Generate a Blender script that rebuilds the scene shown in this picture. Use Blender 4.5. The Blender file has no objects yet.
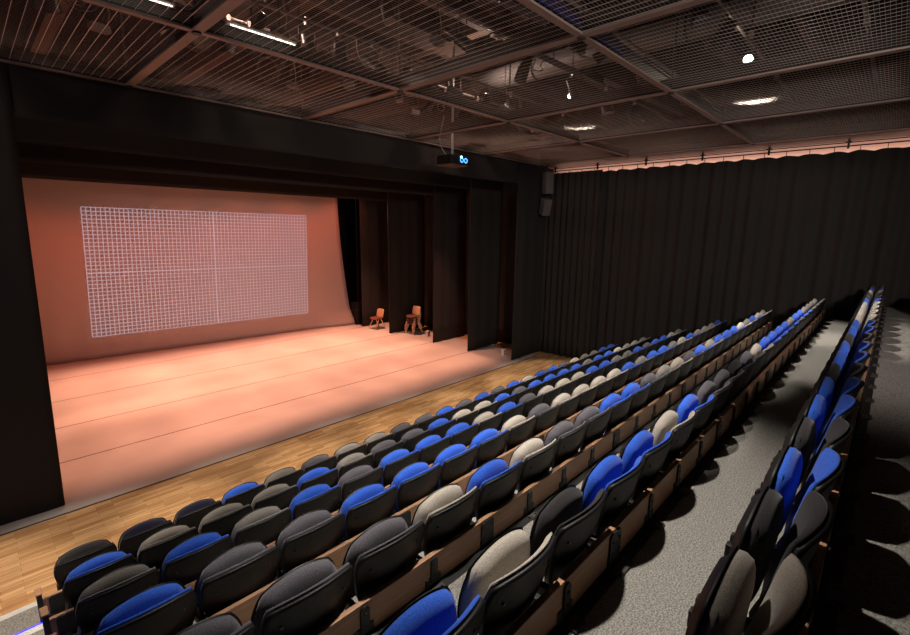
import bpy, bmesh, math, random
from mathutils import Vector, Matrix
random.seed(7)
S = bpy.context.scene
C = S.collection
PI = math.pi

# ------------------------------------------------------------------ materials
def lin(c):
    return tuple(((v/255)/12.92 if v/255 <= .04045 else (((v/255)+.055)/1.055)**2.4) for v in c)
def new_mat(name):
    m = bpy.data.materials.new(name); m.use_nodes = True
    nt = m.node_tree; b = nt.nodes['Principled BSDF']
    return m, nt, b
def plain(name, rgb, rough=.6, metal=0., spec=.5, bump=0, bscale=80):
    m, nt, b = new_mat(name)
    b.inputs['Base Color'].default_value = (*lin(rgb), 1)
    b.inputs['Roughness'].default_value = rough
    b.inputs['Metallic'].default_value = metal
    b.inputs['Specular IOR Level'].default_value = spec
    if bump:
        tc = nt.nodes.new('ShaderNodeTexCoord'); n = nt.nodes.new('ShaderNodeTexNoise'); n.inputs['Scale'].default_value = bscale
        n.inputs['Detail'].default_value = 3
        bp = nt.nodes.new('ShaderNodeBump'); bp.inputs['Strength'].default_value = bump; bp.inputs['Distance'].default_value = .01
        nt.links.new(tc.outputs['Object'], n.inputs['Vector']); nt.links.new(n.outputs['Fac'], bp.inputs['Height'])
        nt.links.new(bp.outputs['Normal'], b.inputs['Normal'])
    return m
def noisy(name, c1, c2, scale, rough=.9, spec=.2, detail=2, lo=.35, hi=.65, bump=0, stretch=None, sheen=0):
    m, nt, b = new_mat(name)
    tc = nt.nodes.new('ShaderNodeTexCoord'); n = nt.nodes.new('ShaderNodeTexNoise'); r = nt.nodes.new('ShaderNodeValToRGB')
    n.inputs['Scale'].default_value = scale; n.inputs['Detail'].default_value = detail
    r.color_ramp.elements[0].position = lo; r.color_ramp.elements[1].position = hi
    r.color_ramp.elements[0].color = (*lin(c1), 1); r.color_ramp.elements[1].color = (*lin(c2), 1)
    src = tc.outputs['Object']
    if stretch:
        mp = nt.nodes.new('ShaderNodeMapping'); mp.inputs['Scale'].default_value = stretch
        nt.links.new(src, mp.inputs['Vector']); src = mp.outputs['Vector']
    nt.links.new(src, n.inputs['Vector']); nt.links.new(n.outputs['Fac'], r.inputs['Fac'])
    nt.links.new(r.outputs['Color'], b.inputs['Base Color'])
    b.inputs['Roughness'].default_value = rough; b.inputs['Specular IOR Level'].default_value = spec
    if sheen:
        b.inputs['Sheen Weight'].default_value = sheen
    if bump:
        bp = nt.nodes.new('ShaderNodeBump'); bp.inputs['Strength'].default_value = bump; bp.inputs['Distance'].default_value = .004
        nt.links.new(n.outputs['Fac'], bp.inputs['Height']); nt.links.new(bp.outputs['Normal'], b.inputs['Normal'])
    return m
def emit(name, rgb, k):
    m, nt, b = new_mat(name)
    b.inputs['Base Color'].default_value = (*lin(rgb), 1)
    b.inputs['Emission Color'].default_value = (*lin(rgb), 1); b.inputs['Emission Strength'].default_value = k
    return m
def wood_floor():
    m, nt, b = new_mat('wood_floor')
    tc = nt.nodes.new('ShaderNodeTexCoord'); mp = nt.nodes.new('ShaderNodeMapping')
    br = nt.nodes.new('ShaderNodeTexBrick')
    br.offset = .37; br.inputs['Scale'].default_value = 1; br.inputs['Brick Width'].default_value = .52; br.inputs['Row Height'].default_value = .066
    br.inputs['Mortar Size'].default_value = .0012; br.inputs['Bias'].default_value = 0
    br.inputs['Color1'].default_value = (*lin((234, 190, 140)), 1); br.inputs['Color2'].default_value = (*lin((192, 142, 94)), 1)
    br.inputs['Mortar'].default_value = (*lin((110, 70, 40)), 1)
    n = nt.nodes.new('ShaderNodeTexNoise'); n.inputs['Scale'].default_value = 2.2; n.inputs['Detail'].default_value = 5
    mp.inputs['Scale'].default_value = (1, 14, 1)
    nt.links.new(tc.outputs['Object'], br.inputs['Vector']); nt.links.new(tc.outputs['Object'], mp.inputs['Vector']); nt.links.new(mp.outputs['Vector'], n.inputs['Vector'])
    mx = nt.nodes.new('ShaderNodeMixRGB'); mx.blend_type = 'MULTIPLY'; mx.inputs['Fac'].default_value = .55
    r = nt.nodes.new('ShaderNodeValToRGB'); r.color_ramp.elements[0].position = .35; r.color_ramp.elements[1].position = .62
    r.color_ramp.elements[0].color = (.52, .45, .38, 1); r.color_ramp.elements[1].color = (1, 1, 1, 1)
    nt.links.new(n.outputs['Fac'], r.inputs['Fac']); nt.links.new(br.outputs['Color'], mx.inputs['Color1']); nt.links.new(r.outputs['Color'], mx.inputs['Color2'])
    nt.links.new(mx.outputs['Color'], b.inputs['Base Color']); b.inputs['Roughness'].default_value = .55; b.inputs['Specular IOR Level'].default_value = .3
    return m

M = {}
M['shell'] = plain('black_plastic', (22, 21, 21), .5, spec=.35, bump=.08, bscale=260)
M['rim'] = plain('black_trim', (40, 39, 38), .38)
FAB = {'B': ('blue', (36, 74, 172), (56, 102, 208)), 'D': ('charcoal grey', (70, 67, 74), (98, 95, 102)), 'G': ('mid grey', (104, 100, 97), (138, 133, 128)),
       'L': ('pale grey', (146, 139, 130), (184, 176, 166)), 'K': ('black', (38, 36, 38), (54, 52, 54)), 'N': ('dark navy', (25, 24, 42), (36, 35, 58))}  # last entry: blue fabric with shade painted in, for dimly lit seats
for k, (nm, a, b_) in FAB.items():
    M['fab'+k] = noisy('fabric_'+nm.replace(' ', '_'), a, b_, 170, .95, .15, 2, .3, .7, .25, sheen=.15)
M['carpet'] = noisy('grey_carpet', (98, 96, 92), (162, 158, 152), 120, 1, .1, 2, .33, .67, .5)
M['steel'] = plain('black_steel', (30, 30, 30), .5, .3)
M['plate'] = plain('grey_steel', (110, 110, 106), .45, .6)
M['footsteel'] = plain('dark_grey_steel', (74, 73, 71), .45, .5)
M['alu'] = plain('aluminium', (225, 223, 220), .5, .15)
M['bench'] = noisy('bench_wood', (148, 110, 84), (178, 136, 106), 3, .5, .4, 5, .3, .7, 0, (1, 20, 20))
M['wood'] = wood_floor()
M['vinyl'] = noisy('stage_vinyl', (186, 180, 176), (202, 197, 193), .7, .6, .3, 3, .3, .7)
M['tape'] = plain('seam_tape', (70, 62, 60), .7)
M['drape'] = plain('black_drape', (52, 49, 47), .95, spec=.1, bump=.2, bscale=300)
M['cyc'] = plain('cyc_cloth', (188, 172, 166), .9, spec=.1)
M['gridline'], _nt, _b = new_mat('projected_light'); _b.inputs['Base Color'].default_value = (.4, .37, .36, 1); _b.inputs['Emission Color'].default_value = (.36, .33, .40, 1); _b.inputs['Emission Strength'].default_value = .8  # projector light put into the emission of the grid strips
M['dark'] = plain('dark_paint', (32, 29, 28), .85, spec=.2)
M['roof'] = plain('roof_deck', (27, 24, 22), .9, spec=.2)
M['joist'] = plain('joist', (84, 70, 62), .75, spec=.3)
M['beam'] = plain('beam_paint', (138, 120, 112), .55, spec=.4)
M['beamdark'] = plain('beam_web', (42, 40, 40), .5)
M['wire'] = plain('wire', (205, 190, 180), .5, .2)
M['wallpaint'] = plain('wall_paint', (216, 204, 196), .9, spec=.2)
M['lantern'] = plain('lantern_body', (36, 34, 34), .4, .4)
M['lens'] = emit('lit_lens', (255, 240, 214), 60)
M['tube'] = emit('white_tube', (255, 238, 220), 3.5)
M['glass'] = plain('dark_lens', (70, 72, 84), .08, 0, .8)
M['bluelamp'] = emit('blue_led', (38, 30, 255), 3.0)
M['ring'] = emit('projector_ring', (90, 170, 255), 2)
M['ringhot'] = emit('projector_hot', (170, 215, 255), 7)
M['cable'] = plain('cable_rubber', (60, 54, 50), .5)
M['cablelight'] = plain('cable_grey', (165, 150, 140), .5)
M['chair'] = plain('chair_shell', (222, 178, 140), .45)
M['chairseat'] = plain('chair_seat_dark', (120, 78, 62), .5)
M['speaker'] = plain('speaker_box', (92, 88, 84), .7)
M['whitebox'] = plain('white_plastic', (225, 220, 215), .5)
M['pipe'] = plain('pipe_steel', (128, 118, 112), .45, .5)
M['duct'] = plain('duct_grey', (86, 84, 82), .6)
M['blueduct'] = plain('blue_batten', (38, 40, 120), .5)  # blue light on the beam put into the colour

# ------------------------------------------------------------------ mesh helpers
class MB:
    def __init__(s): s.v = []; s.f = []
    def add(s, vs, fs):
        o = len(s.v); s.v += [tuple(v) for v in vs]; s.f += [tuple(i+o for i in f) for f in fs]; return s
    def box(s, x0, x1, y0, y1, z0, z1):
        vs = [(x, y, z) for z in (z0, z1) for y in (y0, y1) for x in (x0, x1)]
        return s.add(vs, [(0,2,3,1),(4,5,7,6),(0,1,5,4),(2,6,7,3),(0,4,6,2),(1,3,7,5)])
    def obox(s, c, size, rot=(0,0,0)):
        R = Matrix.Rotation(rot[2],3,'Z') @ Matrix.Rotation(rot[1],3,'Y') @ Matrix.Rotation(rot[0],3,'X')
        vs = [Vector(c)+R@Vector((x*size[0]/2,y*size[1]/2,z*size[2]/2)) for z in (-1,1) for y in (-1,1) for x in (-1,1)]
        return s.add(vs, [(0,2,3,1),(4,5,7,6),(0,1,5,4),(2,6,7,3),(0,4,6,2),(1,3,7,5)])
    def tube(s, pts, r, n=8, cap=True):
        pts = [Vector(p) for p in pts]; rings = []
        rr = r if isinstance(r, (list, tuple)) else [r]*len(pts)
        for i, p in enumerate(pts):
            d = (pts[min(i+1,len(pts)-1)]-pts[max(i-1,0)]).normalized()
            a = Vector((0,0,1)) if abs(d.z) < .9 else Vector((1,0,0))
            u = d.cross(a).normalized(); w = d.cross(u)
            rings.append([p+rr[i]*(math.cos(2*PI*k/n)*u+math.sin(2*PI*k/n)*w) for k in range(n)])
        vs = [v for g in rings for v in g]; fs = []
        for i in range(len(pts)-1):
            for k in range(n):
                fs.append((i*n+k, i*n+(k+1)%n, (i+1)*n+(k+1)%n, (i+1)*n+k))
        if cap:
            fs.append(tuple(range(n-1,-1,-1))); fs.append(tuple((len(pts)-1)*n+k for k in range(n)))
        return s.add(vs, fs)
    def torus(s, c, R, r, axis, n=16, m=6):
        ax = Vector(axis).normalized(); a = Vector((0,0,1)) if abs(ax.z) < .9 else Vector((1,0,0))
        u = ax.cross(a).normalized(); w = ax.cross(u); vs = []; fs = []
        for i in range(n):
            e = math.cos(2*PI*i/n)*u+math.sin(2*PI*i/n)*w
            for j in range(m):
                vs.append(Vector(c)+e*(R+r*math.cos(2*PI*j/m))+ax*r*math.sin(2*PI*j/m))
        for i in range(n):
            for j in range(m):
                fs.append((i*m+j, ((i+1)%n)*m+j, ((i+1)%n)*m+(j+1)%m, i*m+(j+1)%m))
        return s.add(vs, fs)
    def mesh(s, name, mat, smooth=False, bevel=0):
        me = bpy.data.meshes.new(name); me.from_pydata(s.v, [], s.f); me.materials.append(mat)
        bm = bmesh.new(); bm.from_mesh(me)
        if bevel:
            bmesh.ops.bevel(bm, geom=[e for e in bm.edges], offset=bevel, segments=2, affect='EDGES', profile=.5)
        bmesh.ops.recalc_face_normals(bm, faces=bm.faces); bm.to_mesh(me); bm.free()
        if smooth:
            for p in me.polygons: p.use_smooth = True
        return me
    def build(s, name, mat, parent=None, smooth=False, bevel=0):
        return link(name, s.mesh(name, mat, smooth, bevel), parent)
def link(name, me, parent=None):
    o = bpy.data.objects.new(name, me); C.objects.link(o)
    if parent: o.parent = parent
    return o
def tag(o, label, cat, group=None):
    o['label'] = label; o['category'] = cat
    if group: o['group'] = group
    return o
def thing(name, label, cat, loc=(0,0,0), rz=0, group=None):
    o = bpy.data.objects.new(name, None); C.objects.link(o); o.empty_display_size = .1
    o.location = loc; o.rotation_euler = (0,0,rz)
    return tag(o, label, cat, group)
def struct(name, mb, mat, **k):
    o = mb.build(name, mat, **k); o['kind'] = 'structure'; return o
def pad(nu, nv, out, cen, tf, tb, edge=0., outf=None):
    """closed cushion: out(u,v)->(x,z); cen(x,z)->y; front/back thickness of r"""
    mb = MB(); vs = []; fs = []
    idx = {}
    for side in (0, 1):
        for j in range(nv+1):
            for i in range(nu+1):
                u = -1+2*i/nu; v = -1+2*j/nv; x, z = (outf or out)(u, v) if side == 0 else out(u, v); r = max(abs(u), abs(v)); y = cen(x, z)
                idx[(side,i,j)] = len(vs); vs.append((x, y+tf(r) if side == 0 else y-tb(r), z))
    for j in range(nv):
        for i in range(nu):
            fs.append(tuple(idx[(0,a,b)] for a, b in ((i,j),(i,j+1),(i+1,j+1),(i+1,j))))
            fs.append(tuple(idx[(1,a,b)] for a, b in ((i,j),(i+1,j),(i+1,j+1),(i,j+1))))
    ring = [(i,0) for i in range(nu)]+[(nu,j) for j in range(nv)]+[(i,nv) for i in range(nu,0,-1)]+[(0,j) for j in range(nv,0,-1)]
    for k in range(len(ring)):
        a = ring[k]; b = ring[(k+1)%len(ring)]
        fs.append((idx[(0,)+a], idx[(0,)+b], idx[(1,)+b], idx[(1,)+a]))
    return mb.add(vs, fs)
def disc_map(u, v, k):
    return u*math.sqrt(1-k*v*v/2), v*math.sqrt(1-k*u*u/2)

# ------------------------------------------------------------------ camera (measured by fitting the rows of seats)
CZ = 4.0
cam = bpy.data.cameras.new('camera'); co = bpy.data.objects.new('camera', cam); C.objects.link(co)
cam.sensor_width = 36; cam.lens = 36*461.35/910; cam.clip_start = .02; cam.clip_end = 100
ya, pt, ro = [math.radians(a) for a in (46.767, 10.842, .698)]
fwd = Vector((math.sin(ya)*math.cos(pt), math.cos(ya)*math.cos(pt), -math.sin(pt)))
rt = Vector((math.cos(ya), -math.sin(ya), 0)); up = rt.cross(fwd)
r2 = rt*math.cos(ro)+up*math.sin(ro); u2 = -rt*math.sin(ro)+up*math.cos(ro)
mw = Matrix((( r2.x,u2.x,-fwd.x,0),(r2.y,u2.y,-fwd.y,0),(r2.z,u2.z,-fwd.z,CZ),(0,0,0,1)))
co.matrix_world = mw; S.camera = co

# ------------------------------------------------------------------ layout constants
YB = [5.387, 4.513, 3.636, 2.766, 1.878, .979, .105]       # back-top line of each seat row
RISE = .363
ZP = [-.0+.363*k-.004 for k in range(8)]                     # platform levels (row 1 .. row 7, walkway)
ZP[0] = .012
PITCH = .5178; X0 = .456
GRID = 5.95
XW = 13.3

# ------------------------------------------------------------------ shell of the room
struct('floor', MB().box(-7, XW, -4, 19.2, -.1, 0), M['wood'])
struct('wall_right', MB().box(XW, XW+.2, -4, 19.2, 0, 5.98), M['wallpaint'])
struct('wall_right_upper', MB().box(XW, XW+.2, -4, 19.2, 5.98, 8.6), M['dark'])
struct('wall_left', MB().box(-7.2, -7, -4, 19.2, 0, 8.6), M['dark'])
struct('wall_front', MB().box(-7.2, XW+.2, 19.2, 19.4, 0, 8.6), M['dark'])
struct('wall_back', MB().box(-7.2, XW+.2, -4.2, -4, 0, 8.6), M['dark'])
struct('ceiling', MB().box(-7.2, XW+.2, -4.2, 19.4, 8.6, 8.8), M['roof'])
# tiers
fronts = [YB[0]+.80]+[y-.12 for y in YB]
for k in range(8):
    y1 = fronts[k]; y0 = fronts[k+1] if k < 7 else -4
    z0 = 0.0015 if k == 0 else 0.02
    o = struct('seating_tier', MB().box(-1.6, 12.86, y0, y1, z0, ZP[k]), M['carpet'])
    if k:
        struct('trim_%d' % k, MB().box(.12, 12.8, y1-.02, y1+.10, ZP[k]-.05, ZP[k]+.004), M['steel'])
# aisle nosings
for k in range(8):
    y1 = fronts[k]
    nos = thing('step_nosing', ['pale ribbed metal edge strip where the carpet meets the wooden floor' ,'metal step edge with blue light strip beside the second row'][k] if k < 2 else
                'metal step edge beside the end of the %s row' % ['third','fourth','fifth','sixth','seventh','walkway'][k-2], 'step edge', (0, y1, ZP[k]), 0, None)
    m = MB(); m.box(-1.6, .10, -.075, .004, -.03 if k else -.01, .004)
    for q in range(3): m.box(-1.6, .10, -.065+.022*q, -.055+.022*q, .004, .007)
    m.build('edge_strip', M['alu'], nos)
    if k:
        MB().box(-1.6, .10, .004, .032, -.025, -.003).build('light_strip', M['bluelamp'], nos)

# ------------------------------------------------------------------ theatre seats
def clamp(a, lo, hi): return max(lo, min(hi, a))
def b_out(grow=0., top=0.):
    def f(u, v):
        uu, vv = disc_map(u, v, .5)
        t = (vv+1)/2
        hw = .176+.083*min(1, max(0, t)*1.25)**.8 + grow
        return uu*hw, .37+.46*t+top*t
    return f
def b_cen(x, z): return -.055+.30*(.82-z)+.9*x*x-.02*math.sin(PI*clamp((z-.37)/.45, 0, 1))
def rimt(base, rim):
    return lambda r: rim if r > .93 else base+(rim-base)*clamp((r-.86)/.07, 0, 1)
me_shell = pad(16, 14, b_out(.004), b_cen, lambda r: .002, rimt(.014, .024)).mesh('backrest_shell', M['shell'], True)
def cush(T, p=3.2, e=.3):
    return lambda r: T*(e+(1-e)*math.sqrt(max(0, 1-r**p)))
cb = pad(18, 14, b_out(-.002, .012), b_cen, cush(.042), lambda r: -.003)
def s_out(grow=0.):
    def f(u, v):
        uu, vv = disc_map(u, v, .8)
        t = (vv+1)/2
        hw = .236+grow
        return uu*hw, .40-grow*.3+(.425+grow*1.3)*t
    return f
def s_cen(x, z): return .116+.08*(.80-z)+.1*x*x
sp = pad(18, 14, s_out(.009), s_cen, cush(.066, 4, .6), lambda r: -.022, outf=s_out(-.028))
sc = pad(20, 16, s_out(-.001), s_cen, lambda r: .020, cush(.055, 2.6, .12))
me_pan = sp.mesh('seat_shell', M['shell'], True)
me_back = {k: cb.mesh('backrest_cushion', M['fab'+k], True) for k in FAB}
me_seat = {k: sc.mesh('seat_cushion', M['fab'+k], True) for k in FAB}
hb = MB()
hb.box(-.02, .02, -.08, .27, -.035, .035); hb.box(-.012, .012, .13, .25, .02, .09)
me_hinge = hb.mesh('hinge_arm', M['steel'], bevel=.006)
me_axle = MB().tube([(-.21, .19, .405), (.21, .19, .405)], .016, 8).mesh('axle', M['steel'], True)
me_screw = MB().tube([(0, -.006, 0), (0, .02, 0)], .007, 8).mesh('screw', M['footsteel'])

ROWS = ["KNNBGDGGDDBDBDBLBBDLGGBB", "BGGGBGDDBLLBDBBBBGBBLGLL", "GBGBDBBBLBDLLLBBGGBDBBLG", "BDDBBBBLDLLLLBGBBGLBGGGB",
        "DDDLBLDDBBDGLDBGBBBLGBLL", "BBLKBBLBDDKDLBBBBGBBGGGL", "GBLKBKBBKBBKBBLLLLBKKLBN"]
RN = ['front row', 'second row', 'third row', 'fourth row', 'fifth row', 'sixth row', 'rearmost row']
def nth(n): return '%d%s' % (n, 'th' if 10 < n % 100 < 14 else {1:'st',2:'nd',3:'rd'}.get(n % 10, 'th'))
proto = None
for r in range(7):
    for i in range(24):
        k = ROWS[r][i]
        lab = '%s upholstered tip-up seat, %s from the left-hand aisle in the %s' % (FAB[k][0], nth(i+1), RN[r])
        loc = (X0+PITCH*i, YB[r], ZP[r] if r else 0.012)
        if proto is None:
            t = proto = thing('theatre_seat', lab, 'theatre seat', loc, 0, 'tip-up seats in the tiered rows')
            bs = link('backrest_shell', me_shell, t); link('backrest_cushion', me_back[k], t); ss = link('seat_shell', me_pan, t); link('seat_cushion', me_seat[k], t)
            for sx in (-.215, .215):
                h = link('hinge_arm', me_hinge, t); h.location = (sx, 0, .405)
            link('axle', me_axle, t)
            for sx in (-.17, .17):
                q = link('screw', me_screw, bs); q.location = (sx, b_cen(sx, .70)-.016, .70)
        else:
            t = proto.copy(); C.objects.link(t); t.location = loc; t['label'] = lab
            for ch in list(proto.children):
                c = ch.copy(); C.objects.link(c); c.parent = t
                if ch.name.startswith('backrest_cushion'): c.data = me_back[k]
                if ch.name.startswith('seat_cushion'): c.data = me_seat[k]
                for g in list(ch.children):
                    d = g.copy(); C.objects.link(d); d.parent = c
        # small natural variation in how far each seat has folded up
        random.random()

# ------------------------------------------------------------------ bench boards behind each row
def tab_mesh(w, h):
    m = MB(); n = 8; pts = [(-w/2, 0), (w/2, 0)]
    rr = min(w/2, .028)
    for q in range(n+1):
        a = q*PI/2/n; pts.append((w/2-rr+rr*math.cos(a), h-rr+rr*math.sin(a)))
    for q in range(n+1):
        a = PI/2+q*PI/2/n; pts.append((-w/2+rr+rr*math.cos(a), h-rr+rr*math.sin(a)))
    N = len(pts); vs = [(x, -.006, z) for x, z in pts]+[(x, .006, z) for x, z in pts]
    fs = [tuple(range(N)), tuple(range(2*N-1, N-1, -1))]+[(k, (k+1) % N, N+(k+1) % N, N+k) for k in range(N)]
    m.add(vs, fs)
    for bz in (.3, .72):
        for bx in ((0,) if w < .1 else (-w*.3, w*.3)):
            m.tube([(bx, -.006, h*bz), (bx, -.012, h*bz)], .008, 6)
    return m
me_tab = tab_mesh(.055, .165).mesh('support_bracket', M['steel']); me_tabw = tab_mesh(.13, .17).mesh('support_bracket', M['steel'])
def foot_mesh(w):
    m = MB().box(-w/2, w/2, -.062, .0, 0, .008)
    for bx in (-w*.3, w*.3):
        for by in (-.022, -.046): m.tube([(bx, by, .008), (bx, by, .016)], .009, 6)
    return m
me_foot = foot_mesh(.09).mesh('foot_plate', M['footsteel']); me_footw = foot_mesh(.16).mesh('foot_plate', M['footsteel'])
for r in range(7):
    zb = ZP[r] if r else .0
    zu = ZP[r+1]
    t = thing('seat_bench_board', 'long brown wooden board with black brackets behind the %s of seats' % RN[r], 'bench board', (0, YB[r]-.055, zu))
    MB().box(.08, 12.7, -.016, .016, .012, .215).build('back_board', M['bench'], t, bevel=.004)
    MB().box(.08, 12.7, .016, .034, .165, .19).build('top_ledge', M['bench'], t, bevel=.003)
    MB().box(.08, 12.7, .016, .07, .06, .12).build('support_rail', M['steel'], t)
    MB().box(.06, .10, -.03, .08, -.34, .27).build('end_panel', M['steel'], t, bevel=.006)
    MB().box(.055, .105, -.035, .085, .27, .285).build('end_cap', M['bench'], t, bevel=.006)
    for i in range(25):
        wide = (i % 4 == 0)
        x = clamp(X0-PITCH/2+PITCH*i+.005, .14, 12.62)
        b = link('support_bracket', me_tabw if wide else me_tab, t); b.location = (x, -.022, .035)
        f_ = link('foot_plate', me_footw if wide else me_foot, b); f_.location = (0, -.02, -.03)

# ------------------------------------------------------------------ stage floor, cloths and borders
df = thing('dance_floor', 'pale vinyl stage floor laid in long strips in front of the backdrop', 'stage floor', (0, 0, 0))
ys = [7.97, 9.82, 11.62, 13.48, 15.45, 18.2]
for k in range(5):
    MB().box(-6.5, 12.35, ys[k]+.012, ys[k+1]-.012, .0005, .008).build('vinyl_strip', M['vinyl'], df)
    MB().box(-6.5, 12.35, ys[k]-.012, ys[k]+.012, .0005, .009).build('seam_tape', M['tape'], df)
def drape(name, p0, p1, z0, z1, label, cat='curtain', folds=.05, wl=.32, group=None, mat='drape', hem=.0, thick=.012, ztop=None, seed=0, lean=0, v0=0):
    """hanging cloth from p0 to p1 in plan with sine folds"""
    rnd = random.Random(seed+int(p0[0]*100+p0[1]*10))
    p0 = Vector((*p0, 0)); p1 = Vector((*p1, 0)); L = (p1-p0).length; d = (p1-p0).normalized(); nrm = Vector((-d.y, d.x, 0))
    nu = max(8, int(L/wl*8)); nv = 10; vs = []; fs = []
    ph = [rnd.uniform(0, 6.3) for _ in range(4)]
    for side in (0, 1):
        for j in range(nv+1):
            for i in range(nu+1):
                s = i/nu*L; v = j/nv
                w = folds*(math.sin(2*PI*s/wl+1.2*math.sin(s*1.9+ph[0]))*(.55+.45*math.sin(s*1.1+ph[1])**2)+.5*math.sin(2*PI*s/wl/2.7+ph[2]+v*.6))
                w *= (.75+.35*(1-v))
                p = p0+d*(s+lean*max(0, v-v0)/(1-v0)*max(0, s/L-.8)/.2)+nrm*(w+(thick if side else 0))
                z = z0+(z1-z0)*v
                if j == 0 and hem: z += hem*(.5+.5*math.sin(2*PI*s/wl+ph[3]))
                if j == nv and ztop: z += ztop(s)
                vs.append((p.x, p.y, z))
    W = nu+1; H = nv+1; O = W*H
    for j in range(nv):
        for i in range(nu):
            a = j*W+i; fs.append((a, a+1, a+W+1, a+W)); fs.append((O+a, O+a+W, O+a+W+1, O+a+1))
    for i in range(nu):
        fs.append((i, O+i, O+i+1, i+1)); a = nv*W+i; fs.append((a, a+1, O+a+1, O+a))
    for j in range(nv):
        a = j*W; fs.append((a, a+W, O+a+W, O+a)); a = j*W+nu; fs.append((a, O+a, O+a+W, a+W))
    o = MB().add(vs, fs).build(name, M[mat], None, True)
    return tag(o, label, cat, group)
LEGS = [(11.33, 8.20), (11.13, 9.86), (11.10, 11.48), (10.93, 13.74), (10.95, 15.50)]
lname = ['nearest the audience', 'second from the audience', 'third from the audience', 'fourth from the audience', 'beside the backdrop edge']
for k, (x, y) in enumerate(LEGS):
    drape('wing_drape', (x, y), (13.2 if k == 0 else 12.75, y), .012, 5.9, 'tall black side drape right of the stage, '+lname[k], 'stage drape', .012, .5, 'black legs on the right of the stage')
drape('wing_drape', (-6.5, 8.22), (.555, 8.22), .012, 5.9, 'wide flat black drape masking the left side of the stage', 'stage drape', .006, .9, lean=.115)
BORD = [(8.25, 5.32), (10.1, 5.25), (11.6, 5.10), (14.6, 5.03)]
bname = ['deep black border hanging nearest the audience under the ceiling grid', 'black border behind the deepest front border', 'black border third from the audience over the stage', 'black border just above the top of the backdrop']
for k, (y, z) in enumerate(BORD):
    drape('overhead_drape', (-6.5, y), (12.75, y), z, GRID if k == 0 else 6.1, bname[k], 'stage border', .004, 1.3, 'black borders above the stage')
# side masking at the right of the stage, two cloths with a gap
drape('side_curtain', (12.95, 8.5), (12.95, 14.08), .02, 5.75, 'black side curtain behind the right-hand drapes, audience end', 'curtain', .03, .35, lean=-.3, v0=.8)
drape('side_curtain', (12.95, 14.1), (12.95, 18.6), .02, 5.75, 'black side curtain behind the right-hand drapes, backdrop end', 'curtain', .03, .35)

# backdrop (cyclorama)
def cyc_y(x): return 17.25-.095*(x-1.2)
def cyc():
    vs = []; fs = []; nu, nv = 60, 40
    for side in (0, 1):
        for j in range(nv+1):
            v = j/nv; z = .02+5.5*v
            for i in range(nu+1):
                u = i/nu
                xr = 10.50+.50*max(0, 1-v*1.1)**1.6
                x = -.5+(xr+.5)*u
                y = cyc_y(x)-.02*math.sin(x*9)*max(0, .35-v)*math.exp(-((x-2.4)/1.6)**2)*3
                y -= .25*max(0, .12-v)/.12*max(0, (u-.85)/.15)
                vs.append((x, y+(.01 if side else 0), z))
    W = nu+1; O = W*(nv+1)
    for j in range(nv):
        for i in range(nu):
            a = j*W+i; fs.append((a, a+1, a+W+1, a+W)); fs.append((O+a, O+a+W, O+a+W+1, O+a+1))
    for i in range(nu):
        fs.append((i, O+i, O+i+1, i+1)); a = nv*W+i; fs.append((a, a+1, O+a+1, O+a))
    for j in range(nv):
        a = j*W; fs.append((a, a+W, O+a+W, O+a)); a = j*W+nu; fs.append((a, O+a, O+a+W, a+W))
    return MB().add(vs, fs).build('backdrop', M['cyc'], None, True)
bd = tag(cyc(), 'large plain cloth backdrop at the back of the stage showing a projected grid', 'backdrop')

# projected alignment grid imitated by glowing strips on the cloth: 60 x 34 cells
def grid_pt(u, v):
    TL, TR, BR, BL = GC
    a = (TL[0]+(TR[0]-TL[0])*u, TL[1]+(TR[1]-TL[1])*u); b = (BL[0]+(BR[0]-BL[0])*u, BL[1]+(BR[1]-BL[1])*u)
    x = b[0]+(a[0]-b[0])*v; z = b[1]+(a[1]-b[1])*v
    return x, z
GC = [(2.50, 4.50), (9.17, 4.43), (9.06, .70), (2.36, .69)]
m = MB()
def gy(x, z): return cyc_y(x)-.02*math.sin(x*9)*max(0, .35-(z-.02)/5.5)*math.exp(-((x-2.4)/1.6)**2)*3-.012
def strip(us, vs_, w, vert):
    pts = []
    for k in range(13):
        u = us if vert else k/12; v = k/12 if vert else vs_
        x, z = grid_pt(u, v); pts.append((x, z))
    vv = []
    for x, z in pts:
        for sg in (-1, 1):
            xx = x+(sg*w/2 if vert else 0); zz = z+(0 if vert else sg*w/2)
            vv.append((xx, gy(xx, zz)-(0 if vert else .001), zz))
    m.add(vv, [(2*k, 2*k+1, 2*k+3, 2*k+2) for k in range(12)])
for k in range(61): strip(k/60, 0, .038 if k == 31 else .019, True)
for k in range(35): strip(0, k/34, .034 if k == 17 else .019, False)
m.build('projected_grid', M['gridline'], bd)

# big black curtain along the right wall, with track
YC0, YC1 = 8.2, -3.6
drape('wall_curtain', (12.98, 6.45), (12.98, YC1), .05, 5.70, 'long black pleated curtain along the right wall beside the seats', 'curtain', .055, .3,
      hem=.0, ztop=lambda s: .035*abs(math.sin(PI*s/.42))-.03)
drape('wall_curtain', (12.85, 8.33), (12.85, 6.35), .02, 5.72, 'narrow black pleated curtain in the corner under the hanging speakers', 'curtain', .045, .2, hem=.03)
tr = thing('curtain_track', 'dark curtain track with hangers along the top of the right wall', 'curtain track', (12.98, 0, 5.8))
MB().box(-.02, .02, -3.6, 8.2, -.012, .012).build('rail', M['steel'], tr)
MB().tube([(.0, -3.6, .07), (.0, 8.2, .07)], .012, 6).build('pipe', M['steel'], tr)
for q in range(28):
    y = -3.4+.42*q
    MB().box(-.008, .008, y-.006, y+.006, -.10, -.012).build('hanger', M['steel'], tr)
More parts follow.
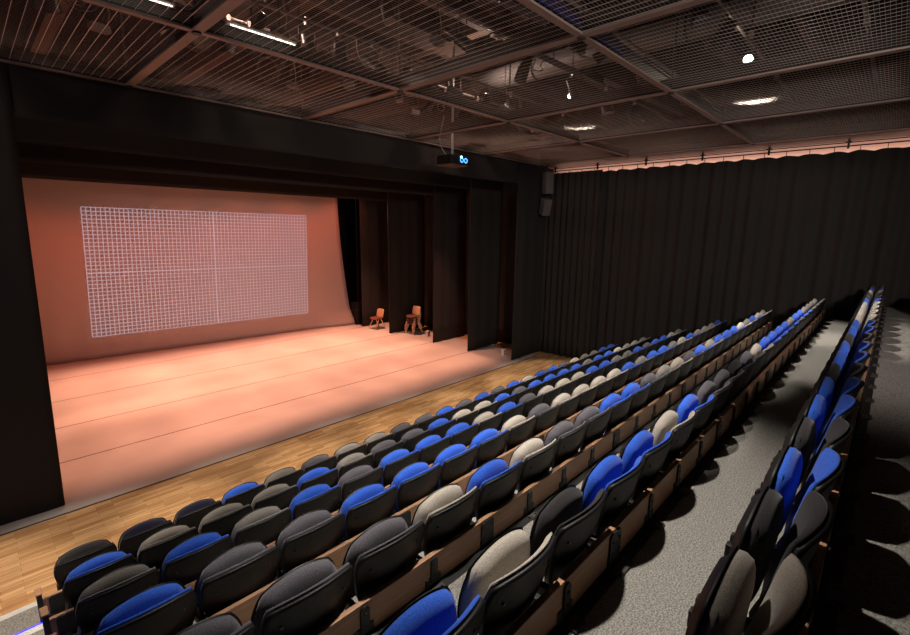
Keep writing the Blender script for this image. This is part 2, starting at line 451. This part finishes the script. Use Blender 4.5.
for q in range(9):
    y = -3.2+1.4*q
    MB().box(-.02, .02, y-.02, y+.02, -.05, .15).box(-.03, .03, y-.05, y+.05, .06, .09).build('bracket', M['steel'], tr)

# ------------------------------------------------------------------ ceiling grid: beams and tensioned wire
BX = [-3.4, -.72, 1.93, 4.62, 7.2, 9.8, 12.45]
BY = [-3.0, -.2, 2.62, 5.48, 8.22]
def beamx(m, md, x, y0, y1):
    m.box(x-.055, x+.055, y0, y1, GRID-.01, GRID+.012); md.box(x-.02, x+.02, y0, y1, GRID+.012, GRID+.16); md.box(x-.055, x+.055, y0, y1, GRID+.16, GRID+.175)
for k, x in enumerate(BX):
    a = MB().box(x-.055, x+.055, -3.9, 8.22, GRID-.01, GRID+.012); o = struct('ceiling_beam', a, M['beam'])
    struct('ceiling_beam_web', MB().box(x-.02, x+.02, -3.9, 8.22, GRID+.012, GRID+.16).box(x-.055, x+.055, -3.9, 8.22, GRID+.16, GRID+.175), M['beamdark'], parent=o)
for k, y in enumerate(BY):
    a = MB().box(-6.9, XW, y-.04, y+.04, GRID-.012, GRID+.010); o = struct('ceiling_beam', a, M['beam'])
    struct('ceiling_beam_web', MB().box(-6.9, XW, y-.015, y+.015, GRID+.010, GRID+.14).box(-6.9, XW, y-.04, y+.04, GRID+.14, GRID+.155), M['beamdark'], parent=o)
m = MB()
for x in BX:
    for y in BY:
        m.tube([(x, y, GRID-.03), (x, y, GRID+.02)], .045, 10); m.tube([(x, y, GRID+.02), (x, y, 8.5)], .014, 6)
struct('ceiling_grid_node', m, M['beamdark'])
m = MB(); w = .002; wx = .0008
x = -4.6
while x < XW:
    m.box(x-w, x+w, -3.9, 8.22, GRID+.03-w, GRID+.03+w); x += .1
y = -3.8
while y < 8.2:
    m.box(-6.9, XW, y-wx, y+wx, GRID+.036-wx, GRID+.036+wx); y += .0365
struct('ceiling_wire_mesh', m, M['wire'])

struct('ceiling_edge', MB().box(12.5, XW, -3.9, 8.22, GRID-.015, GRID+.03), M['beamdark'])
# roof structure above the grid
for q in range(9):
    y = -2.6+1.45*q
    m = MB().box(-7, XW, y-.07, y+.07, 7.62, 7.9); struct('ceiling_joist', m, M['joist'])
for q in range(5):
    x = -1.2+3.0*q
    m = MB().box(x-.13, x+.13, -4, 19, 7.9, 8.3); struct('ceiling_girder', m, M['joist'])

pipes = []
for k, (y, z) in enumerate([(7.3, 6.9), (6.2, 6.75), (4.6, 6.8), (3.4, 6.85), (2.0, 6.8), (.7, 6.85), (-1.2, 6.8)]):
    t = thing('lighting_pipe', 'horizontal steel lighting pipe above the wire mesh, %s from the stage' % ['nearest', 'second', 'third', 'fourth', 'fifth', 'sixth', 'seventh'][k], 'lighting pipe', (0, y, z))
    MB().tube([(-5.5, 0, 0), (13.0, 0, 0)], .024, 8).build('pipe', M['pipe'], t, True)
    for x in (-4, -.5, 3, 6.5, 10, 12.6):
        MB().tube([(x, 0, 0), (x, 0, 8.6-z)], .01, 6).build('hanger', M['steel'], t)
    pipes.append((y, z))

def lantern_parts(t, R=.10, Ln=.34, lit=False, tilt=.6, az=0.):
    rot = Matrix.Rotation(az, 3, 'Z') @ Matrix.Rotation(tilt, 3, 'X')
    ax = rot @ Vector((0, 0, -1)); c = Vector((0, 0, -.32))
    pts = [c-ax*Ln*.55, c-ax*Ln*.5, c-ax*Ln*.1, c, c+ax*Ln*.42, c+ax*Ln*.45]
    MB().tube(pts, [R*.45, R*.7, R*.75, R*.95, R, R*1.08], 14).build('body', M['lantern'], t, True)
    MB().tube([c+ax*Ln*.452, c+ax*Ln*.462], R*.86, 14).build('lens', M['lens'] if lit else M['glass'], t)
    sx = rot @ Vector((1, 0, 0))
    MB().tube([c+sx*R*1.15, c+sx*R*1.15+Vector((0, 0, .2)), Vector((0, 0, -.06)), c-sx*R*1.15+Vector((0, 0, .2)), c-sx*R*1.15], .012, 6).build('yoke', M['steel'], t)
    MB().box(-.03, .03, -.035, .035, -.07, .035).build('clamp', M['pipe'], t, bevel=.006)
    return c+ax*Ln*.5, ax
spots = []
def lantern(x, pk, label, lit=False, tilt=.6, az=0., R=.10, Ln=.34):
    y, z = pipes[pk]
    t = thing('stage_lantern', label, 'stage light', (x, y, z), 0, 'stage lanterns hung above the wire mesh')
    p, ax = lantern_parts(t, R, Ln, lit, tilt, az)
    return Vector((x, y, z))+p, ax
ordp = ['nearest the stage', 'second from the stage', 'third from the stage', 'fourth from the stage', 'fifth from the stage', 'sixth from the stage', 'seventh from the stage']
lx = {0: [-1.6, -.8, -.3, .2, .6, 1.0, 1.5, 2.2, 2.6, 3.0, 3.3, 3.9, 4.4, 5.0, 5.5, 6.1, 7.0, 7.7, 8.4, 9.3, 10.1, 10.9], 1: [-.4, .4, 1.1, 1.6, 2.2, 2.9, 3.6, 4.1, 4.7, 5.3, 5.9, 6.5, 7.4, 8.2, 9.3, 10.3, 11.6], 2: [2.2, 3.0, 3.7, 4.9, 5.7, 6.4, 7.9, 9.2, 10.6], 3: [4.2, 5.2, 6.0, 6.7, 8.0, 9.4, 11.2], 4: [5.0, 6.1, 7.1, 10.6], 5: [6.4, 8.8]}
cnt = 0
for k, xs in lx.items():
    for j, x in enumerate(xs):
        lantern(x, k, 'unlit black stage lantern, %s from the left on the pipe %s' % (nth(j+1), ordp[k]), False, random.uniform(.3, 1.0)*random.choice((-1, 1)), random.uniform(-.6, .6), random.choice((.08, .1, .12)), random.choice((.3, .38, .46)))
# cables drooping from the pipes
for q in range(16):
    k = q % 5; y, z = pipes[k]; x = [.3, 2.0, 3.4, 4.9, 6.0, 7.4, 8.6, 9.7, 1.1, 2.9, 5.4, 4.4, 7.0, 10.4, 11.5, 6.6][q]
    sg = random.choice((-1, 1)); wd = random.uniform(.25, .6); dp = random.uniform(.25, .5)
    pts = [(x+sg*wd*(i/12)+.0, y+.06*math.sin(i), z-dp*math.sin(PI*i/12)-.02) for i in range(13)]
    o = MB().tube(pts, .009, 6).build('cable', M['cablelight' if q % 2 else 'cable'], None, True)
    tag(o, '%s cable drooping from a lighting pipe above the wire mesh' % ('pale' if q % 2 else 'dark'), 'cable', 'pale drooping cables' if q % 2 else 'dark drooping cables')
# more rigging seen through the mesh: coiled cables and small pale boxes
for q, (x, y, z) in enumerate([(.6, 7.0, 6.5), (1.2, 6.6, 6.45), (2.5, 7.1, 6.5), (3.6, 7.4, 6.4), (4.6, 6.8, 6.5), (5.6, 7.3, 6.45), (3.9, 4.9, 6.5), (5.4, 4.4, 6.5), (6.9, 6.2, 6.45), (8.2, 6.9, 6.4)]):
    m = MB()
    for w_ in range(3): m.torus((x, y, z-.02*w_), .14+.02*w_, .008, (.3*math.sin(q), 1, .2), 18, 5)
    m.tube([(x, y, z+.14), (x, y, z+.5)], .006, 5)
    tag(m.build('coiled_cable', M['cable'], None, True), 'dark cable coil hanging above the wire mesh', 'cable', 'coiled cables above the mesh')
for q, (x, y, z) in enumerate([(.2, 7.5, 6.3), (1.5, 7.4, 6.35), (2.3, 6.3, 6.3), (3.1, 6.0, 6.4), (4.1, 7.6, 6.3), (4.9, 6.0, 6.3), (5.8, 6.6, 6.35), (6.6, 7.4, 6.3), (3.3, 4.2, 6.4), (4.5, 4.6, 6.35), (7.6, 5.9, 6.3), (8.8, 6.4, 6.3), (5.6, 5.1, 6.3), (9.9, 6.7, 6.35)]):
    t = thing('junction_box', ['small pale box on a rod above the wire mesh', 'small grey box on a rod above the wire mesh'][q % 3 == 0], 'junction box', (x, y, z), random.uniform(-.5, .5), ['pale', 'grey'][q % 3 == 0]+' boxes hung above the mesh')
    MB().box(-.1, .1, -.06, .06, -.04, .04).build('body', M['beam' if q % 3 else 'duct'], t, bevel=.006)
    MB().tube([(0, 0, .04), (0, 0, 7.62-z)], .008, 5).build('rod', M['steel'], t)
    MB().tube([(.08, 0, .04), (.14, .02, .2), (.1, .03, .42)], .006, 5).build('lead', M['cablelight'], t)
# dark slabs and ducts above the mesh
for q, (x, y, z, a, b, c, rx, lab) in enumerate([
        (6.05, 3.85, 6.33, .22, .9, .03, .5, 'dark ribbed panel hanging above the mesh near the centre beam crossing'),
        (4.55, 3.55, 6.5, .22, 1.0, .03, .5, 'dark ribbed panel hanging above the mesh at the top of the view'),
        (7.9, 3.6, 6.3, .2, .8, .03, .5, 'dark ribbed panel hanging above the mesh right of the centre'),
        (9.3, 3.5, 6.3, .2, .8, .03, .5, 'dark ribbed panel hanging above the mesh nearest the right curtain')]):
    t = thing('acoustic_baffle', lab, 'panel', (x, y, z))
    m = MB().obox((0, 0, 0), (a, b, c), (rx, 0, .3))
    for i in range(4): m.obox((Matrix.Rotation(.3, 3, 'Z') @ Matrix.Rotation(rx, 3, 'X')) @ Vector((-a*.4+a*.27*i, 0, -c*.7)), (.012, b, .016), (rx, 0, .3))
    m.build('panel', M['duct'], t)
    MB().tube([(0, 0, 0), (0, 0, 7.7-z)], .008, 5).build('hanger', M['steel'], t)
for q, (x, y0, y1, z, r, lab) in enumerate([(3.3, -2, 8, 7.3, .2, 'round grey duct running to the stage above the mesh on the left'), (8.8, -2, 8, 7.35, .22, 'round grey duct running to the stage above the mesh on the right')]):
    t = thing('air_duct', lab, 'duct', (x, 0, z))
    MB().tube([(0, y0, 0), (0, y1, 0)], r, 18).build('duct_body', M['duct'], t, True)
    for yy in (0, 3, 6): MB().torus((0, yy, 0), r, .02, (0, 1, 0), 18, 6).build('duct_collar', M['steel'], t, True)

# house lanterns that are lit
LIT = []
for k, (x, y, z, lab, tgt) in enumerate([
        (8.55, 5.0, 6.62, 'lit lantern glaring above the mesh, left of the two bright ones', (8.2, 3.6, 0)),
        (8.5, 2.0, 6.6, 'lit lantern glaring above the mesh, right of the two bright ones', (9.0, 1.2, 1.5))]):
    t = thing('house_lantern', lab, 'stage light', (x, y, z+.32), 0)
    lantern_parts(t, .072, .28, True, -1.0, -1.04 if k == 0 else -1.34)
    MB().tube([(0, 0, 0), (0, 0, 7.65-z-.32)], .012, 6).build('stem', M['steel'], t)

# slim light battens lying along the beam nearest the stage, and added blue boxes painted as LED glow on the middle beam
for k, (x0, x1) in enumerate([(.75, 1.72), (2.2, 2.98)]):
    t = thing('batten_light', ['lit slim white light batten on the ceiling beam at the top left', 'lit slim white light batten on the ceiling beam right of the first crossing'][k], 'light fixture', (x0, 5.40, GRID+.13))
    MB().box(0, x1-x0, -.03, .03, 0, .03).build('housing', M['alu'], t, bevel=.004)
    MB().tube([(.03, -.035, -.012), (x1-x0-.03, -.035, -.012)], .007, 8).build('tube', M['tube'], t, True)
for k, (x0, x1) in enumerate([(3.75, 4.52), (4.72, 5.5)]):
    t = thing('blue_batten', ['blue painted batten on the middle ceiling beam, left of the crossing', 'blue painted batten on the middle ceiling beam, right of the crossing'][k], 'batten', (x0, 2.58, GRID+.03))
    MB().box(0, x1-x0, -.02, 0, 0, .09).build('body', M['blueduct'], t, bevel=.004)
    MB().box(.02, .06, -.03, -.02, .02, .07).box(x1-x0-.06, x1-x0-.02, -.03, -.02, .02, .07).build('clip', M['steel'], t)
# projector
t = thing('projector', 'black video projector on a pole over the front edge of the stage', 'projector', (7.3, 7.0, 5.36))
MB().box(-.26, .26, -.22, .22, -.06, -.045).build('shelf', M['joist'], t)
MB().box(-.25, .25, -.2, .2, -.04, .14).build('body', M['lantern'], t, bevel=.012)
MB().tube([(0, 0, .14), (0, 0, 2.2)], .024, 10).build('pole', M['alu'], t, True)
MB().tube([(-.15, .2, .06), (-.15, .27, .06)], .06, 14).build('lens', M['glass'], t)
for x in (.08, .20): MB().torus((x, -.203, .05), .043, .010, (0, 1, 0), 18, 6).build('cooling_ring', M['ring'], t, True)
MB().tube([(.06, -.20, .11), (.06, -.214, .11)], .022, 10).build('status_lamp', M['ringhot'], t)
MB().tube([(-.2, .05, .9), (-.32, .05, .5), (-.3, .04, .3), (-.18, .02, .16), (-.1, 0, .14)], .008, 6).build('cable', M['cablelight'], t, True)

# hanging speakers in the far corner
for k, (x, y, z, h, tilt) in enumerate([(12.5, 7.95, 5.40, .64, .0), (12.4, 7.93, 4.70, .5, .32)]):
    t = thing('hanging_speaker', ['upper slim grey loudspeaker hung in the corner by the right curtain', 'lower tilted grey loudspeaker hung in the corner by the right curtain'][k], 'speaker', (x, y, z))
    MB().obox((0, 0, 0), (.26, .26, h), (tilt*.8, 0, -.5)).build('cabinet', M['speaker'], t, bevel=.012)
    R = Matrix.Rotation(-.5, 3, 'Z') @ Matrix.Rotation(tilt*.8, 3, 'X')
    MB().obox(R @ Vector((0, -.137, 0)), (.23, .012, h-.05), (tilt*.8, 0, -.5)).build('grille', M['speaker'], t)
    MB().box(-.02, .02, .02, .06, h*.35, (5.95-z) if k == 0 else .46).build('bracket', M['steel'], t)

# ------------------------------------------------------------------ stage furniture
def stack_chair(x, y, z, rz, label, group=None):
    t = thing('stacking_chair', label, 'chair', (x, y, z), rz, group)
    o = pad(8, 8, lambda u, v: (disc_map(u, v, .35)[0]*.21, .45+.17+disc_map(u, v, .35)[1]*.17), lambda x_, z_: .19+.22*(z_-.5)+.0-.8*x_*x_, lambda r: .008, lambda r: .008).build('backrest', M['chair'], t, True)
    m = MB(); nu = 8; vs = []; fs = []
    for s_ in (0, 1):
        for j in range(nu+1):
            for i in range(nu+1):
                u = -1+2*i/nu; v = -1+2*j/nu; a, b = disc_map(u, v, .3)
                vs.append((a*.215, b*.20-.01, .44+.03*abs(u)**3+(.03*max(0, v)**2)-.02*max(0, -v)**3-(.014 if s_ else 0)))
    W = nu+1; O = W*W
    for j in range(nu):
        for i in range(nu):
            a = j*W+i; fs.append((a, a+1, a+W+1, a+W)); fs.append((O+a, O+a+W, O+a+W+1, O+a+1))
    for i in range(nu):
        fs.append((i, O+i, O+i+1, i+1)); a = nu*W+i; fs.append((a, a+1, O+a+1, O+a)); a = i*W; fs.append((a, a+W, O+a+W, O+a)); a = i*W+nu; fs.append((a, O+a, O+a+W, a+W))
    m.add(vs, fs).build('seat', M['chairseat'], t, True)
    for sx in (-1, 1):
        MB().tube([(sx*.17, .06, .44), (sx*.215, .27, .01)], [.022, .016], 8).build('leg', M['chair'], t, True)
        MB().tube([(sx*.17, -.02, .44), (sx*.215, -.24, .01)], [.022, .016], 8).build('leg', M['chair'], t, True)
        MB().tube([(sx*.17, .1, .43), (sx*.15, .2, .46), (sx*.13, .215, .58)], .014, 6).build('back_support', M['chair'], t, True)
    return t
stack_chair(11.12, 14.78, .012, -1.55, 'single plastic stacking chair at the right of the stage, standing alone')
for q in range(4):
    stack_chair(11.62-.012*q, 13.12+.0*q, .012+.085*q, -1.55, 'plastic stacking chair in the stack right of the stage, %s' % ['bottom of the stack', 'second from the bottom', 'third from the bottom', 'topmost of the stack'][q], 'stacked plastic chairs')
t = thing('equipment_case', 'low black case standing by the right edge of the backdrop', 'case', (11.25, 16.15, .012))
MB().box(-.28, .28, -.2, .2, 0, .92).build('body', M['dark'], t, bevel=.01)
MB().box(-.285, .285, -.205, .205, .60, .62).build('rim', M['steel'], t)
for k, (x, y) in enumerate([(11.75, 12.44), (11.62, 8.75)]):
    t = thing('floor_socket', ['small white socket box on the stage floor beside the stacked chairs', 'small white socket box on the stage floor near the audience end'][k], 'socket box', (x, y, .012))
    MB().box(-.06, .06, -.05, .05, 0, .2).build('box', M['whitebox'], t, bevel=.01)
    for zz in (.04, .12): MB().box(-.035, .035, -.056, -.05, zz, zz+.04).build('socket', M['steel'], t)
# small dark box at the far end of the walkway
t = thing('control_box', 'low dark box at the far end of the rear walkway by the curtain', 'box', (12.1, -.62, ZP[7]))
MB().box(-.3, .3, -.25, .25, 0, .32).build('body', M['dark'], t, bevel=.01)
MB().box(-.31, .31, -.26, .26, .32, .35).build('lid', M['plate'], t, bevel=.005)

# ------------------------------------------------------------------ light
def light(name, kind, loc, tgt, power, col, **k):
    l = bpy.data.lights.new(name, kind); l.energy = power; l.color = col
    for a, v in k.items(): setattr(l, a, v)
    o = bpy.data.objects.new(name, l); C.objects.link(o); o.location = loc
    d = (Vector(tgt)-Vector(loc)).normalized(); o.rotation_euler = d.to_track_quat('-Z', 'Y').to_euler()
    return o
SAL = (1, .395, .24); WARM = (1, .84, .66); WHITE = (1, .92, .82); RED = (1, .16, .075)
for i in range(9):
    x = 1.2+1.25*i
    light('stage_wash_front', 'SPOT', (x, 10.34, 5.93), (x, 10.15, 0), 740, SAL, spot_size=math.radians(52), spot_blend=.6, shadow_soft_size=.1)
for i in range(6):
    x = 1.5+1.8*i
    light('stage_wash', 'SPOT', (x, 14.0, 5.95), (x, 13.8, 0), 1480, SAL, spot_size=math.radians(58), spot_blend=.7, shadow_soft_size=.1)
for i in range(6):
    x = 1.3+1.8*i
    light('backdrop_wash', 'SPOT', (x, 14.75, 5.9), (x, 17, .9), 150, RED, spot_size=math.radians(84), spot_blend=.9, shadow_soft_size=.15)
for i in range(7):
    x = -1.3+2.0*i
    light('front_light', 'SPOT', (x, 5.5, 5.85), (x, 6.0, 0), 620, WARM, spot_size=math.radians(42), spot_blend=.35, shadow_soft_size=.08)
for x, y, z, tx, ty, p, sz, bl in ((2.3, 1.95, 5.85, 2.7, 1.72, 740, 74, .6), (4.4, 1.95, 5.85, 4.5, 2.75, 430, 62, .35), (6.6, 1.95, 5.85, 6.7, 2.7, 490, 62, .4), (8.5, 2.0, 6.5, 9.0, .8, 1000, 56, .5), (10.4, 2.0, 5.85, 11.0, 1.2, 620, 52, .6),
        (1.6, 4.3, 5.85, 1.6, 3.9, 330, 72, .6), (5.0, 4.3, 5.85, 5.0, 3.9, 360, 72, .6), (8.55, 4.9, 6.5, 8.6, 4.0, 560, 62, .6), (10.3, 4.3, 5.85, 10.8, 3.6, 380, 46, .8)):
    light('house_light', 'SPOT', (x, y, z), (tx, ty, 1.5), p, WHITE, spot_size=math.radians(sz), spot_blend=bl, shadow_soft_size=.06)
light('work_light', 'SPOT', (2.0, -3.4, 5.8), (6.5, 9, 3.0), 1500, (1, .88, .8), spot_size=math.radians(50), spot_blend=.8, shadow_soft_size=.4)  # added fill spots without fixtures, lifting the black drapes and seat shells
light('work_light', 'SPOT', (1.5, -3.0, 5.8), (13, 4.2, 3.0), 2300, (1, .9, .84), spot_size=math.radians(54), spot_blend=.9, shadow_soft_size=.4)
light('work_light', 'SPOT', (-3.5, 1.0, 5.6), (-1.5, 8.2, 2.5), 330, (1, .9, .84), spot_size=math.radians(70), spot_blend=.8, shadow_soft_size=.4)
for x in (-1.0, 3.3, 8.0):  # added point fills so the rigging above the mesh shows
    light('grid_glow', 'POINT', (x, 6.8, 7.1), (x, 7.6, 0), 70, (1, .70, .58), shadow_soft_size=.1)
# added unseen strip fill behind the curtain head, standing in for stage spill
wb = light('wall_batten', 'AREA', (13.17, 2.3, 5.45), (13.17, 2.3, 8), 60, (1, .5, .36), shape='RECTANGLE', size=.12, size_y=11.5)
wb.rotation_euler = (PI, 0, 0)
W = bpy.data.worlds.new('world'); S.world = W; W.use_nodes = True
W.node_tree.nodes['Background'].inputs[0].default_value = (.9, .8, .75, 1); W.node_tree.nodes['Background'].inputs[1].default_value = .02

# projector beam: a spot evenly tinting the picture area behind the glowing strips
def beam():
    l = bpy.data.lights.new('projector_beam', 'SPOT'); l.energy = 1.0; l.spot_size = math.radians(60); l.spot_blend = 0; l.shadow_soft_size = .002
    o = bpy.data.objects.new('projector_beam', l); C.objects.link(o)
    P0 = Vector((7.15, 7.3, 5.42))
    # corners of the picture on the cloth -> direction space (keystone removed with a homography)
    o.location = P0
    corners = [Vector(c) for c in PC]
    ctr = sum(corners, Vector())/4
    d = (ctr-P0).normalized(); q = d.to_track_quat('-Z', 'Y'); o.rotation_euler = q.to_euler()
    R = q.to_matrix().transposed()
    pl = []
    for c in corners:
        v = R @ (c-P0); pl.append((v.x/-v.z, v.y/-v.z))
    # homography from (a,b) to unit square (u,v): corners TL,TR,BR,BL -> (0,1),(1,1),(1,0),(0,0)
    dst = [(0, 1), (1, 1), (1, 0), (0, 0)]
    A = []; B = []
    for (x, y), (u, v) in zip(pl, dst):
        A.append([x, y, 1, 0, 0, 0, -u*x, -u*y]); B.append(u)
        A.append([0, 0, 0, x, y, 1, -v*x, -v*y]); B.append(v)
    n = 8
    for i in range(n):
        p = max(range(i, n), key=lambda r_: abs(A[r_][i])); A[i], A[p] = A[p], A[i]; B[i], B[p] = B[p], B[i]
        for r_ in range(n):
            if r_ != i:
                f = A[r_][i]/A[i][i]
                A[r_] = [a-f*b for a, b in zip(A[r_], A[i])]; B[r_] -= f*B[i]
    h = [B[i]/A[i][i] for i in range(n)]
    l.use_nodes = True; nt = l.node_tree; nt.nodes.clear()
    out = nt.nodes.new('ShaderNodeOutputLight'); em = nt.nodes.new('ShaderNodeEmission'); nt.links.new(em.outputs[0], out.inputs[0])
    tc = nt.nodes.new('ShaderNodeTexCoord'); sep = nt.nodes.new('ShaderNodeSeparateXYZ'); nt.links.new(tc.outputs['Normal'], sep.inputs[0])
    def mth(op, a, b=None, c=None):
        m_ = nt.nodes.new('ShaderNodeMath'); m_.operation = op
        for i, v in enumerate((a, b, c)):
            if v is None: continue
            if isinstance(v, (int, float)): m_.inputs[i].default_value = v
            else: nt.links.new(v, m_.inputs[i])
        return m_.outputs[0]
    nz = mth('MULTIPLY', sep.outputs[2], SGN)
    a = mth('DIVIDE', sep.outputs[0], nz); b = mth('DIVIDE', sep.outputs[1], nz)
    def lin3(p, q_, r_): return mth('ADD', mth('ADD', mth('MULTIPLY', a, p), mth('MULTIPLY', b, q_)), r_)
    den = lin3(h[6], h[7], 1)
    u = mth('DIVIDE', lin3(*h[0:3]), den); v = mth('DIVIDE', lin3(*h[3:6]), den)
    ins = mth('MULTIPLY', mth('MULTIPLY', mth('GREATER_THAN', u, -.003), mth('LESS_THAN', u, 1.003)), mth('MULTIPLY', mth('GREATER_THAN', v, -.005), mth('LESS_THAN', v, 1.005)))
    st = ins
    em.inputs[0].default_value = (.72, .72, 1, 1)
    nt.links.new(mth('MULTIPLY', st, PROJ), em.inputs[1])
    return o
def on_cyc(x, z): return (x, cyc_y(x), z)
PC = [on_cyc(*g) for g in GC]
SGN = -1.0; PROJ = 22
beam()

vs_ = S.view_settings
S.view_settings.view_transform = 'Standard'; vs_.look = 'None'; vs_.gamma = 1; vs_.use_curve_mapping = False; vs_.exposure = 0
